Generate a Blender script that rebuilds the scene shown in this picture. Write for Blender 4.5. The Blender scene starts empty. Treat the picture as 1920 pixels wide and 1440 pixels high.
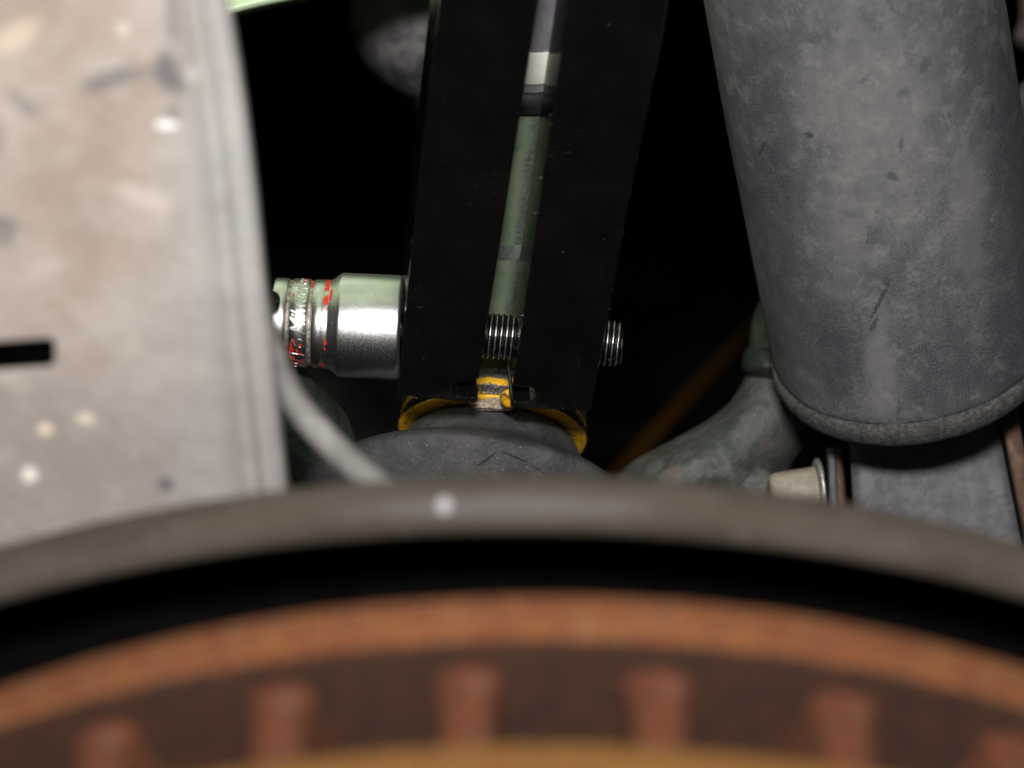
import bpy, bmesh, math, random
from mathutils import Vector, Matrix, noise as mnoise
random.seed(7)
S = bpy.context.scene
COL = S.collection
R_ = math.radians

# ------------------------------------------------------------------ camera, world, flash, exposure
PITCH = R_(40)
FPX = 5000.0                                   # focal length in photo pixels
CAM = Vector((0.0, -0.3887, 0.62 + 0.3352))
F = Vector((0, math.cos(PITCH), -math.sin(PITCH)))
U = Vector((0, math.sin(PITCH), math.cos(PITCH)))
R = Vector((1, 0, 0))
cd = bpy.data.cameras.new('camera')
cam = bpy.data.objects.new('camera', cd); COL.objects.link(cam)
cam.location = CAM
cam.rotation_euler = (math.pi / 2 - PITCH, 0, 0)
cd.sensor_width = 36.0
cd.lens = FPX / 1920 * 36.0
cd.clip_start, cd.clip_end = 0.02, 50
cd.dof.use_dof = True
cd.dof.focus_distance = 0.500
cd.dof.aperture_fstop = 14.0
S.camera = cam
W = bpy.data.worlds.new('World'); S.world = W; W.use_nodes = True
bg = W.node_tree.nodes['Background']
bg.inputs[0].default_value = (0.5, 0.6, 0.55, 1); bg.inputs[1].default_value = 0.0015
ld = bpy.data.lights.new('camera_flash', 'AREA')
ld.shape = 'RECTANGLE'; ld.size = 0.062; ld.size_y = 0.036
ld.energy = 2.8; ld.color = (1.0, 0.965, 0.93)
flash = bpy.data.objects.new('camera_flash', ld); COL.objects.link(flash)
flash.location = CAM + U * 0.095 + R * -0.004
tgt = CAM + F * 0.5
flash.rotation_euler = (tgt - flash.location).to_track_quat('-Z', 'Y').to_euler()
S.view_settings.view_transform = 'Standard'
S.view_settings.look = 'None'
S.view_settings.exposure = 0.0
S.view_settings.gamma = 1.0

# ------------------------------------------------------------------ places: a pixel of the photo at a distance
def P(px, py, d):
    return CAM + (F + R * ((px - 960) / FPX) + U * ((720 - py) / FPX)) * d
def PY(px, py, Y):
    k = F + R * ((px - 960) / FPX) + U * ((720 - py) / FPX)
    return CAM + k * ((Y - CAM.y) / k.y)

# ------------------------------------------------------------------ objects
def wloc(o):
    v = Vector((0, 0, 0))
    while o: v += o.location; o = o.parent
    return v
def thing(name, base, label, cat, group=None):
    o = bpy.data.objects.new(name, None); COL.objects.link(o)
    o.location = base; o.empty_display_size = 0.01
    o['label'] = label; o['category'] = cat; o['kind'] = 'thing'
    if group: o['group'] = group
    return o
def obj(name, geo, mat, parent=None, smooth=True, bevel=0, seg=2, solid=0, sub=0, kind=None, label=None, sharp=None):
    vs, fs = geo[0], geo[1]; uv = geo[2] if len(geo) > 2 else None
    b = wloc(parent) if parent else Vector((0, 0, 0))
    if not parent:
        b = sum((Vector(v) for v in vs), Vector((0, 0, 0))) / len(vs)
    me = bpy.data.meshes.new(name)
    me.from_pydata([tuple(Vector(v) - b) for v in vs], [], fs)
    if uv:
        l = me.uv_layers.new(name='UVMap')
        for lp in me.loops: l.data[lp.index].uv = uv[lp.vertex_index]
    bm = bmesh.new(); bm.from_mesh(me)
    bmesh.ops.recalc_face_normals(bm, faces=bm.faces)
    if solid:
        if sum((f.normal.dot(CAM - b - f.calc_center_median()) * f.calc_area() for f in bm.faces)) < 0:
            bmesh.ops.reverse_faces(bm, faces=bm.faces)
    bm.to_mesh(me); bm.free()
    for p in me.polygons: p.use_smooth = smooth
    if sharp: me.set_sharp_from_angle(angle=R_(sharp))
    me.materials.append(mat)
    o = bpy.data.objects.new(name, me); COL.objects.link(o)
    if parent: o.parent = parent
    else: o.location = b
    if solid:
        m = o.modifiers.new('thickness', 'SOLIDIFY'); m.thickness = solid; m.offset = -1
    if bevel:
        m = o.modifiers.new('edge', 'BEVEL'); m.width = bevel; m.segments = seg; m.limit_method = 'ANGLE'; m.angle_limit = R_(40)
        m.harden_normals = False
    if sub:
        m = o.modifiers.new('smooth', 'SUBSURF'); m.levels = sub; m.render_levels = sub
    if kind: o['kind'] = kind
    if label: o['label'] = label
    return o

def grid(pts, nu, nv, uvs=None, close_u=False, keep=None):
    fs = []
    for j in range(nv - 1):
        for i in range(nu - (0 if close_u else 1)):
            i2 = (i + 1) % nu
            if keep and not keep(i, j): continue
            fs.append((j * nu + i, j * nu + i2, (j + 1) * nu + i2, (j + 1) * nu + i))
    return pts, fs, uvs
def lathe(c, N, A, prof, n=64, cap=(False, False), rfun=None):
    """rings of radius r at height h along N; UV in cm"""
    N = N.normalized(); A = (A - N * A.dot(N)).normalized(); B = N.cross(A)
    rmax = max(r for r, h in prof)
    pts, uvs = [], []; s = 0; last = None
    for r, h in prof:
        if last: s += math.hypot(r - last[0], h - last[1])
        last = (r, h)
        for i in range(n + 1):
            a = 2 * math.pi * i / n - math.pi
            rr, hh = rfun(a, r, h) if rfun else (r, h)
            pts.append(c + N * hh + (A * math.cos(a) + B * math.sin(a)) * rr)
            uvs.append((a * rmax * 100, s * 100))
    g = grid(pts, n + 1, len(prof), uvs)
    fs = g[1]
    if cap[0]: fs.append(tuple(range(n))[::-1])
    if cap[1]: fs.append(tuple(range((len(prof) - 1) * (n + 1), (len(prof) - 1) * (n + 1) + n)))
    return pts, fs, uvs
def spline(ps, k=8):
    out = []
    q = [ps[0]] + list(ps) + [ps[-1]]
    for i in range(1, len(q) - 2):
        for s in range(k):
            t = s / k
            a, b, c, d = q[i - 1], q[i], q[i + 1], q[i + 2]
            out.append(0.5 * ((2 * b) + (c - a) * t + (2 * a - 5 * b + 4 * c - d) * t * t + (3 * b - a - 3 * c + d) * t ** 3))
    out.append(ps[-1]); return out
def tube(ps, rads, n=20, k=8, rough=0, cap=True):
    pts4 = spline([Vector((p.x, p.y, p.z, r)) for p, r in zip(ps, rads)], k)
    pts, uvs = [], []; s = 0
    for i, q in enumerate(pts4):
        c = q.to_3d(); r = q.w
        t = (pts4[min(i + 1, len(pts4) - 1)].to_3d() - pts4[max(i - 1, 0)].to_3d()).normalized()
        a = (F - t * F.dot(t)).normalized(); b = t.cross(a)
        if i: s += (c - pts4[i - 1].to_3d()).length
        for j in range(n + 1):
            an = 2 * math.pi * j / n
            d = a * math.cos(an) + b * math.sin(an)
            rr = r * (1 + rough * mnoise.noise((c + d * r) * 180))
            pts.append(c + d * rr); uvs.append((an * r * 100, s * 100))
    g = grid(pts, n + 1, len(pts4), uvs); fs = g[1]
    if cap:
        fs.append(tuple(range(n))); m = (len(pts4) - 1) * (n + 1); fs.append(tuple(range(m, m + n)))
    return pts, fs, uvs
def loft(rows, n=32, k=6, rough=0, freq=120, sq=1.0):
    """closed body: rows (py, left px, right px, distance, half depth)"""
    rr = spline([Vector(r[:4]) for r in rows], k); dr = spline([Vector((r[4], 0, 0)) for r in rows], k)
    pts, uvs = [], []
    for q, dd in zip(rr, dr):
        py, l, r, d = q; mid, h = (l + r) / 2, (r - l) / 2
        for i in range(n + 1):
            t = 2 * math.pi * i / n
            cx, sx = math.cos(t), math.sin(t)
            cx = math.copysign(abs(cx) ** sq, cx); sx = math.copysign(abs(sx) ** sq, sx)
            p = P(mid + h * cx, py, d - dd.x * sx)
            if rough:
                p += (F * mnoise.noise(p * freq) + R * mnoise.noise(p * freq + Vector((5, 3, 1)))) * rough
            pts.append(p); uvs.append((i / n * 8, py / 100))
    g = grid(pts, n + 1, len(rr), uvs); fs = g[1]
    fs.append(tuple(range(n))); m = (len(rr) - 1) * (n + 1); fs.append(tuple(range(m, m + n)))
    return pts, fs, uvs
def prism(poly, dv):
    """polygon of points pushed along dv"""
    n = len(poly)
    vs = list(poly) + [p + dv for p in poly]
    fs = [tuple(range(n)), tuple(range(2 * n - 1, n - 1, -1))]
    fs += [(i, (i + 1) % n, n + (i + 1) % n, n + i) for i in range(n)]
    return vs, fs
def sheet(pys, cols, keep=None, warp=None):
    """surface: for each row py a list of (px, d)"""
    pts, uvs = [], []
    for py in pys:
        for px, d in cols(py):
            pts.append(P(px, py + (warp(px, py) if warp else 0), d)); uvs.append((px / 100, py / 100))
    n = len(cols(pys[0]))
    return grid(pts, n, len(pys), uvs, keep=keep)

# ------------------------------------------------------------------ materials
class M:
    def __init__(s, name, coord='UV'):
        s.m = bpy.data.materials.new(name); s.m.use_nodes = True
        s.t = s.m.node_tree; s.b = s.t.nodes['Principled BSDF']
        tc = s.t.nodes.new('ShaderNodeTexCoord')
        if coord == 'UV': s.v = tc.outputs['UV']
        else:
            mp = s.t.nodes.new('ShaderNodeVectorMath'); mp.operation = 'SCALE'; mp.inputs['Scale'].default_value = 100
            s.t.links.new(tc.outputs['Object'], mp.inputs[0]); s.v = mp.outputs[0]
    def lk(s, a, b):
        if hasattr(a, 'is_output'): s.t.links.new(a, b)
        else: b.default_value = a
    def col(s, c): return (c[0], c[1], c[2], 1)
    def noise(s, scale, detail=4, rough=0.55, dist=0, vec=None, sc3=None):
        n = s.t.nodes.new('ShaderNodeTexNoise')
        v = vec or s.v
        if sc3:
            k = s.t.nodes.new('ShaderNodeVectorMath'); k.operation = 'MULTIPLY'; s.t.links.new(v, k.inputs[0]); k.inputs[1].default_value = sc3; v = k.outputs[0]
        s.t.links.new(v, n.inputs['Vector'])
        n.inputs['Scale'].default_value = scale; n.inputs['Detail'].default_value = detail
        n.inputs['Roughness'].default_value = rough; n.inputs['Distortion'].default_value = dist
        return n.outputs['Fac']
    def voro(s, scale, feature='F1', vec=None, rnd=1):
        n = s.t.nodes.new('ShaderNodeTexVoronoi'); n.feature = feature
        s.t.links.new(vec or s.v, n.inputs['Vector']); n.inputs['Scale'].default_value = scale; n.inputs['Randomness'].default_value = rnd
        return n.outputs
    def step(s, x, a, b, lo=0.0, hi=1.0):
        n = s.t.nodes.new('ShaderNodeMapRange'); n.interpolation_type = 'SMOOTHSTEP'
        s.lk(x, n.inputs['Value'])
        n.inputs['From Min'].default_value = a; n.inputs['From Max'].default_value = b
        n.inputs['To Min'].default_value = lo; n.inputs['To Max'].default_value = hi
        return n.outputs['Result']
    def math(s, op, a, b=0.0):
        n = s.t.nodes.new('ShaderNodeMath'); n.operation = op; s.lk(a, n.inputs[0]); s.lk(b, n.inputs[1]); return n.outputs[0]
    def mix(s, f, a, b, mode='MIX'):
        n = s.t.nodes.new('ShaderNodeMix'); n.data_type = 'RGBA'; n.blend_type = mode
        s.lk(f, n.inputs[0])
        s.lk(a if hasattr(a, 'is_output') else s.col(a), n.inputs[6]); s.lk(b if hasattr(b, 'is_output') else s.col(b), n.inputs[7])
        return n.outputs[2]
    def spot(s, x, y, rx, ry, rot=0, soft=0.5, wob=0.5, ws=1.2):
        a = s.t.nodes.new('ShaderNodeVectorMath'); a.operation = 'SUBTRACT'; s.t.links.new(s.v, a.inputs[0]); a.inputs[1].default_value = (x, y, 0)
        r = s.t.nodes.new('ShaderNodeVectorRotate'); r.rotation_type = 'Z_AXIS'; s.t.links.new(a.outputs[0], r.inputs['Vector']); r.inputs['Angle'].default_value = R_(rot)
        k = s.t.nodes.new('ShaderNodeVectorMath'); k.operation = 'MULTIPLY'; s.t.links.new(r.outputs[0], k.inputs[0]); k.inputs[1].default_value = (1 / rx, 1 / ry, 0)
        l = s.t.nodes.new('ShaderNodeVectorMath'); l.operation = 'LENGTH'; s.t.links.new(k.outputs[0], l.inputs[0])
        d = l.outputs['Value']
        if wob:
            d = s.math('ADD', d, s.math('MULTIPLY', s.math('SUBTRACT', s.noise(ws, 3), 0.5), wob * 2))
        return s.step(d, 1 - soft, 1 + soft, 1.0, 0.0)
    def sep(s):
        n = s.t.nodes.new('ShaderNodeSeparateXYZ'); s.t.links.new(s.v, n.inputs[0]); return n.outputs
    def bump(s, h, strength=0.3, dist=0.0005, prev=None):
        n = s.t.nodes.new('ShaderNodeBump'); s.lk(h, n.inputs['Height']); n.inputs['Strength'].default_value = strength; n.inputs['Distance'].default_value = dist
        if prev: s.t.links.new(prev, n.inputs['Normal'])
        return n.outputs[0]
    def out(s, color, rough=0.5, metal=0.0, normal=None, spec=0.5, coat=0):
        s.lk(color if hasattr(color, 'is_output') else s.col(color), s.b.inputs['Base Color'])
        s.lk(rough, s.b.inputs['Roughness']); s.lk(metal, s.b.inputs['Metallic'])
        s.b.inputs['Specular IOR Level'].default_value = spec
        s.b.inputs['Coat Weight'].default_value = coat
        if normal: s.t.links.new(normal, s.b.inputs['Normal'])
        return s.m

def speck(m, scale, size, dens, seed=0.0):
    """isolated round specks: 1 inside"""
    v = m.voro(scale)
    c = m.t.nodes.new('ShaderNodeSeparateColor'); m.t.links.new(v['Color'], c.inputs[0])
    return m.math('MULTIPLY', m.step(v['Distance'], size * .5, size, 1.0, 0.0), m.math('GREATER_THAN', c.outputs[int(seed) % 3], 1 - dens))

def mat_jaw():
    m = M('black_oxide_steel', 'OBJ')
    n = m.noise(1.2, 5)
    c = m.mix(m.step(n, .35, .7), (.0038, .0037, .0037), (.0056, .0055, .0054))
    bv = m.t.nodes.new('ShaderNodeBevel'); bv.samples = 6; bv.inputs['Radius'].default_value = .0005
    ge = m.t.nodes.new('ShaderNodeNewGeometry')
    dt = m.t.nodes.new('ShaderNodeVectorMath'); dt.operation = 'DOT_PRODUCT'
    m.t.links.new(bv.outputs[0], dt.inputs[0]); m.t.links.new(ge.outputs['Normal'], dt.inputs[1])
    edge_ = m.math('MULTIPLY', m.step(dt.outputs['Value'], .80, .97, 1.0, 0.0), m.step(m.noise(14, 6, .75), .46, .56))
    s1 = speck(m, 5.5, .05, .14, 0); s2 = speck(m, 3.1, .03, .25, 1)
    ln = lambda sc3, w, g: m.math('MULTIPLY', m.step(m.math('ABSOLUTE', m.math('SUBTRACT', m.noise(1.6, 2, .5, .4, sc3=sc3), .5)), 0, w, 1.0, 0.0), m.step(m.noise(g, 2), .60, .66))
    c = m.mix(m.math('MULTIPLY', s1, .8), c, (.34, .34, .36))
    c = m.mix(m.math('MULTIPLY', ln((.5, 1, 3), .0022, .9), .5), c, (.10, .095, .09))
    c = m.mix(m.math('MULTIPLY', ln((2.5, 1, .6), .0022, 1.1), .35), c, (.07, .068, .066))
    c = m.mix(m.math('MULTIPLY', edge_, .45), c, (.12, .118, .115))
    return m.out(c, m.step(m.noise(3, 4), .3, .7, .10, .2), 0.0, m.bump(m.noise(60, 3), .05, .0002), spec=.5)
def mat_chrome():
    m = M('chrome_plated_steel')
    n = m.noise(1.0, 6, .7, sc3=(40, 8, 1)); n2 = m.noise(1, 4, .7, sc3=(150, 60, 1)); fine = m.noise(90, 3, .7)
    c = m.mix(m.step(m.noise(2.2, 5), .35, .75), (.90, .90, .91), (.78, .77, .77))
    h = m.math('ADD', m.math('MULTIPLY', n, .5), m.math('ADD', m.math('MULTIPLY', n2, .6), fine))
    return m.out(c, m.step(m.noise(30, 4), .3, .7,   .27, .38), 1.0, m.bump(h, .20, .00012))
def mat_groove():
    m = M('dirty_groove_steel')
    n = m.noise(9, 6, .7)
    c = m.mix(m.step(n, .42, .6), (.30, .25, .2), (.62, .58, .52))
    red = m.step(m.noise(1.3, 3), .60, .66)
    c = m.mix(m.math('MULTIPLY', red, .8), c, (.5, .03, .02))
    return m.out(c, .5, .75, m.bump(n, .5, .0003))
def mat_red():
    m = M('worn_red_paint')
    u = m.sep()
    n = m.noise(3.0, 6, .72)
    k = m.step(n, .44, .50)
    return m, k
def mat_lettering():
    m = M('stamped_chrome_lettering', 'OBJ')
    c = m.mix(m.step(m.noise(4, 4), .6, .66), (.8, .79, .77), (.5, .05, .04))
    return m.out(c, .38, 1.0, m.bump(m.noise(30, 3), .2, .0001))
def mat_thread():
    m = M('oily_thread_steel')
    n = m.noise(30, 4, .7, sc3=(1, .02, 1)); u = m.sep()
    crest = m.math('MULTIPLY', m.step(u['Y'], .06, .32, 1.0, 0.0), m.step(n, .30, .52))
    c = m.mix(crest, (.055, .052, .05), (.95, .93, .92))
    return m.out(c, m.step(n, .3, .7, .5, .25), 1.0, m.bump(n, .35, .0002))
def mat_sleeve():
    m = M('dusty_black_rubber')
    big = m.noise(.28, 5, .55, .5); mid = m.noise(2.0, 7, .72, .3); fine = m.noise(30, 6, .8); pit = m.noise(9, 6, .75)
    streak = m.noise(1, 6, .65, sc3=(4.0, .30, 1))
    c = m.mix(m.step(big, .30, .70), (0.0612, 0.06552, 0.0792), (0.162, 0.1598, 0.1627))
    c = m.mix(m.step(streak, .40, .74, 0, .62), c, (0.0504, 0.0576, 0.07776))
    c = m.mix(m.step(mid, .47, .66, 0, .5), c, (.27, .265, .262))
    c = m.mix(m.step(pit, .50, .62, 0, .58), c, (0.0504, 0.054, 0.0648))
    DB = (0.0396, 0.04464, 0.06336); PD = (.27, .262, .258)
    for x, y, rx, ry, cc, k in ((2.2, 3.8, .9, 3.4, DB, .6), (.25, 1.4, .65, .95, DB, .55), (-2.35, 1.6, .5, 1.3, DB, .6), (1.9, 1.2, .9, 1.2, DB, .5), (-2.6, 7.5, .6, 1.8, DB, .35), (-3.1, 3.4, .6, 3.2, DB, .6), (.5, 9.5, .9, .7, DB, .3),  # dust tones; the tall dark patch at far left also paints limb shade
                                (-1.15, 1.5, .26, 1.3, PD, .5), (-.5, 6.8, 1.1, 2.2, PD, .40), (1.0, 4.2, .45, 1.5, PD, .4), (-1.5, 4.2, .5, 1.4, PD, .3)):
        c = m.mix(m.math('MULTIPLY', m.spot(x, y, rx, ry, 6, .55, 1.1, 1.8), k), c, cc)
    wear = m.step(m.math('ADD', m.noise(.9, 8, .68, .8), m.math('MULTIPLY', fine, .06)), .655, .672)
    c = m.mix(m.math('MULTIPLY', wear, .55), c, (0.0432, 0.04752, 0.06336))
    dots = m.math('MULTIPLY', m.step(m.noise(44, 3, .65), .58, .66), m.step(m.noise(.8, 3), .40, .62))
    c = m.mix(m.math('MULTIPLY', dots, .6), c, (0.0216, 0.02304, 0.02592))
    c = m.mix(m.step(fine, .44, .62, 0, .42), c, (0.2736, 0.27, 0.2664))
    ln = lambda sc3, w, g: m.math('MULTIPLY', m.step(m.math('ABSOLUTE', m.math('SUBTRACT', m.noise(1, 4, .5, .6, sc3=sc3), .5)), 0, w, 1.0, 0.0), m.step(m.noise(g, 2), .58, .64))
    c = m.mix(m.math('MULTIPLY', ln((1.5, .8, 1), .005, .9), .55), c, (.36, .36, .35))
    c = m.mix(m.math('MULTIPLY', ln((2.2, 1.7, 1), .006, 1.3), .5), c, (.045, .047, .055))
    for x, y, rx, ry, ro, k in ((-.95, 3.0, .04, .42, 30, .8), (-1.15, 2.45, .05, .16, 30, .7), (-2.9, 6.1, .03, .26, 40, .7), (-1.75, 6.6, .09, .08, 0, .8), (-.35, 5.6, .13, .07, 30, .6), (-.1, 6.2, .05, .13, 10, .5), (.9, 3.4, .5, 1.0, 20, .22), (-2.0, 1.6, .40, 1.0, 8, .35), (.6, 7.6, .10, .16, 35, .5), (-2.6, 8.3, .09, .18, 0, .4), (.1, 7.2, .11, .08, 0, .4), (2.0, 6.0, .07, .12, 20, .5)):
        c = m.mix(m.math('MULTIPLY', m.spot(x, y, rx, ry, ro, .35, 1.5, 13.0), k), c, (.045, .048, .062))
    c = m.mix(m.math('MULTIPLY', m.math('MAXIMUM', speck(m, 7, .05, .16, 0), m.math('MULTIPLY', speck(m, 13, .09, .35, 1), m.step(m.noise(.9, 3), .52, .62))), .9), c, (.6, .58, .55))
    h = m.math('ADD', m.math('MULTIPLY', fine, .5), m.math('MULTIPLY', pit, .6))
    return m.out(c, m.step(mid, .3, .7, .46, .68), 0, m.bump(h, .35, .0005), spec=.45)
def mat_rim_rubber():
    m = M('scuffed_rubber_rim')
    n = m.noise(1, 6, .7, .8, sc3=(9, 14, 1)); g = m.noise(1, 3, .6, .5, sc3=(5, 1.2, 1))
    c = m.mix(m.step(n, .36, .66), (0.0525, 0.05175, 0.0525), (0.1275, 0.1237, 0.12))
    c = m.mix(m.step(g, .5, .66, 0, .6), c, (0.0375, 0.036, 0.0345))
    return m.out(c, .75, 0, m.bump(m.math('ADD', n, g), .5, .0008), spec=.3)
def mat_boot():
    m = M('perished_rubber_boot', 'OBJ')
    n = m.noise(1.6, 6, .65, .4); f = m.noise(34, 5, .8); mid = m.noise(6, 6, .7)
    c = m.mix(m.step(n, .35, .68), (0.0365, 0.0365, 0.03972), (0.08052, 0.07837, 0.07945))
    c = m.mix(m.step(f, .46, .70, 0, .6), c, (0.1718, 0.1664, 0.1664))
    c = m.mix(m.step(mid, .55, .70, 0, .55), c, (0.03221, 0.03221, 0.03328))
    cr = m.step(m.voro(.75, 'DISTANCE_TO_EDGE', vec=m.v)['Distance'], 0, .010, 1.0, 0.0)
    cr = m.math('MULTIPLY', cr, m.step(m.noise(.55, 2), .53, .60))
    c = m.mix(m.math('MULTIPLY', cr, .85), c, (0.01074, 0.01074, 0.01074))
    c = m.mix(m.math('MULTIPLY', speck(m, 9, .10, .45), .8), c, (0.6442, 0.6227, 0.5905))
    h = m.math('SUBTRACT', m.math('ADD', m.math('MULTIPLY', f, .5), m.math('MULTIPLY', mid, 1.2)), m.math('MULTIPLY', cr, 2.0))
    return m.out(c, m.step(f, .3, .7, .36, .6), 0, m.bump(h, .55, .0007), spec=.55)
def mat_yellow(name='worn_yellow_paint', wear=(.50, .56)):
    m = M(name, 'OBJ')
    n = m.math('ADD', m.math('MULTIPLY', m.noise(1.9, 6, .62, .8), .75), m.math('MULTIPLY', m.noise(14, 4, .7), .25))
    y = m.mix(m.step(m.noise(3, 4), .35, .7), (.95, .53, .02), (.82, .38, .012))
    dk = m.mix(m.step(m.noise(20, 4, .7), .45, .65), (.018, .016, .017), (.16, .15, .15))
    k = m.step(n, *wear)
    c = m.mix(k, y, dk)
    return m.out(c, m.step(k, 0, 1, .36, .5), 0, m.bump(m.math('SUBTRACT', m.noise(9, 4), k), .4, .0005))
def mat_rock():
    m = M('caked_sand', 'OBJ'); n = m.noise(14, 6, .75)
    return m.out(m.mix(m.step(n, .35, .65), (.30, .22, .15), (.80, .68, .55)), .9, 0, m.bump(n, .9, .0008))
def mat_green():
    m = M('dull_green_paint', 'OBJ')
    n = m.noise(1.3, 6, .6, .5); f = m.noise(9, 5, .7)
    c = m.mix(m.step(n, .36, .62), (.095, .165, .085), (.17, .235, .125))
    c = m.mix(m.step(m.noise(.9, 5, .65, .7), .52, .66, 0, .8), c, (.05, .06, .065))
    c = m.mix(m.step(f, .62, .7, 0, .4), c, (.4, .42, .38))
    return m.out(c, .45, 0, m.bump(f, .15, .0005))
def mat_plain(name, c1, c2, sc=2.0, rough=.6, metal=0, b=.2, bd=.0006, coord='OBJ', spec=.4):
    m = M(name, coord); n = m.noise(sc, 6, .65, .3)
    return m.out(m.mix(m.step(n, .35, .65), c1, c2), rough, metal, m.bump(m.math('ADD', n, m.noise(sc * 8, 4, .7)), b, bd), spec=spec)
def mat_plate():
    m = M('dirty_bare_aluminium')
    n = m.noise(.55, 5, .6, .4); n2 = m.noise(1.7, 5, .65)
    u = m.sep()
    c = m.mix(m.step(n, .34, .66), (0.272, 0.22, 0.18), (0.336, 0.2976, 0.268))
    c = m.mix(m.step(u['X'], 2.6, 4.2, 0, .75), c, (0.336, 0.336, 0.336))
    c = m.mix(m.step(u['Y'], 4.5, 8.5, 0, .6), c, (0.2, 0.184, 0.18))
    c = m.mix(m.step(n2, .52, .72, 0, .5), c, (0.216, 0.18, 0.152))
    c = m.mix(m.step(m.noise(1.1, 4), .55, .72, 0, .6), c, (0.384, 0.344, 0.296))
    D = (.085, .085, .092); Lc = (.80, .80, .80); Cr = (.66, .55, .42)
    for x, y, rx, ry, ro, cc, k in (
        (1.95, 1.52, .42, .20, 18, D, .62), (2.6, 1.38, .42, .15, 5, D, .42), (3.12, 1.35, .22, .38, 12, D, .82), (3.38, 1.6, .14, .22, 0, D, .5),
        (3.24, .5, .08, .35, 0, D, .55), (3.2, .05, .07, .25, 0, D, .5), (.42, 1.95, .36, .13, -42, D, .45), (.05, 4.3, .28, .26, 0, D, .60), (-.1, 2.6, .2, .3, 0, D, .4),
        (3.25, 2.12, .12, .14, 0, D, .5), (3.12, 2.34, .19, .07, 0, Lc, .9), (3.1, 9.08, .17, .15, 0, D, .85), (.85, 8.05, .13, .12, 0, Cr, .8), (1.6, 7.85, .16, .10, 0, Cr, .55), (.55, 8.9, .14, .13, 0, (.8, .75, .66), .75),
        (.3, .7, .5, .25, 30, Cr, .4), (2.7, 3.7, .55, .2, -20, (.60, .55, .5), .3), (3.6, 1.4, .1, .16, 0, Lc, .35), (2.3, .55, .12, .12, 0, (.66, .62, .58), .5), (1.9, 2.25, .1, .1, 0, D, .25), (2.15, 4.8, .3, .4, 0, (.34, .27, .2), .4)):
        c = m.mix(m.math('MULTIPLY', m.spot(x, y, rx, ry, ro, .45, .4), k), c, cc)
    return m.out(c, .55, .0, m.bump(m.math('ADD', n, n2), .25, .002), spec=.5)
def mat_flange():
    m = M('dusty_grey_brown_flange')
    n = m.noise(.5, 5, .6, sc3=(1, 3, 1)); n2 = m.noise(3, 4)
    c = m.mix(m.step(n, .35, .65), (.047, .035, .026), (.063, .050, .039))
    c = m.mix(m.step(n2, .58, .74, 0, .5), c, (.09, .075, .062))
    c = m.mix(m.spot(-.90, .80, .085, .105, 0, .3, .1), c, (.36, .36, .37))  # small white spot paints a glint on the rim
    c = m.mix(m.math('MULTIPLY', m.spot(-.2, .82, 1.6, .15, 0, .6, .7), .3), c, (.13, .13, .14))
    return m.out(c, .8, 0, m.bump(n2, .2, .001), spec=.2)
def mat_rust(name, a, b, c3, sc=1.0, d=None):
    m = M(name, 'OBJ')
    n = m.noise(sc * 1.6, 6, .7, .5); n2 = m.noise(sc * 4, 6, .75); f = m.noise(14, 5, .75)
    c = m.mix(m.step(n, .42, .58), a, b)
    c = m.mix(m.step(n2, .50, .60, 0, .9), c, c3)
    if d: c = m.mix(m.step(m.noise(sc * 2.6, 6, .75, .3), .54, .63, 0, .85), c, d)
    c = m.mix(m.step(f, .35, .7, 0, .35), c, (c3[0] * .5, c3[1] * .5, c3[2] * .5))
    return m.out(c, .85, 0, m.bump(m.math('ADD', f, n2), .6, .001), spec=.25)
def mat_cast():
    m = M('grimy_green_grey_casting', 'OBJ')
    n = m.noise(.9, 6, .65, .6); n2 = m.noise(2.4, 6, .65); f = m.noise(12, 5, .7)
    c = m.mix(m.step(n, .36, .62), (0.0595, 0.07225, 0.0629), (0.1615, 0.1658, 0.1573))
    c = m.mix(m.step(n2, .48, .7, 0, .4), c, (0.255, 0.2507, 0.2422))
    c = m.mix(m.step(m.noise(1.2, 5, .6, .3), .58, .68, 0, .7), c, (0.2295, 0.136, 0.085))
    c = m.mix(m.math('MULTIPLY', speck(m, 6, .12, .25), .8), c, (0.595, 0.578, 0.527))
    return m.out(c, .42, 0, m.bump(m.math('ADD', n2, m.math('MULTIPLY', f, .6)), .6, .0015), spec=.5)

JAW = mat_jaw(); CHROME = mat_chrome(); GROOVE = mat_groove(); LETTER = mat_lettering(); THREAD = mat_thread()
SLEEVE = mat_sleeve(); RIMR = mat_rim_rubber(); BOOT = mat_boot(); YEL = mat_yellow(); ROCK = mat_rock(); GREEN = mat_green()
PLATE = mat_plate(); FLANGE = mat_flange(); CAST = mat_cast()
RUST_RIM = mat_rust('orange_rust_rim', (.135, .048, .020), (.185, .074, .022), (.135, .028, .008), 1.9, (.175, .10, .06))
RUST_DARK = mat_rust('dark_brown_rust', (0.02281, 0.01241, 0.007714), (0.03354, 0.01677, 0.009727), (0.08385, 0.02281, 0.009391), 2.2, (0.01342, 0.01073, 0.00805))
RUST_VANE = mat_rust('red_rust_vane', (0.09933, 0.03251, 0.01324), (0.06321, 0.02167, 0.01023), (0.1505, 0.03612, 0.01023), 1.8, (0.1144, 0.06923, 0.05117))
RUST_NEAR = mat_rust('yellow_orange_rust', (0.1514, 0.06742, 0.01651), (0.172, 0.0812, 0.01514), (0.117, 0.0399, 0.01101), 1.4, (0.1445, 0.07224, 0.03096))
BLACK = mat_plain('shade_black_steel', (.0012, .0012, .0012), (.0025, .0024, .0024), 2, .9, spec=.03)  # near black, stands in for the shade behind the shield rim
DARK = mat_plain('dark_grimy_metal', (.05, .047, .05), (.11, .10, .105), 1.2, .7)
FEND = mat_plain('light_green_body_paint', (.64, .82, .54), (.68, .84, .58), .8, .25, b=.02)
WALL = mat_plain('dark_underseal', (.008, .0072, .007), (.14, .128, .125), .07, .9)
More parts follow.
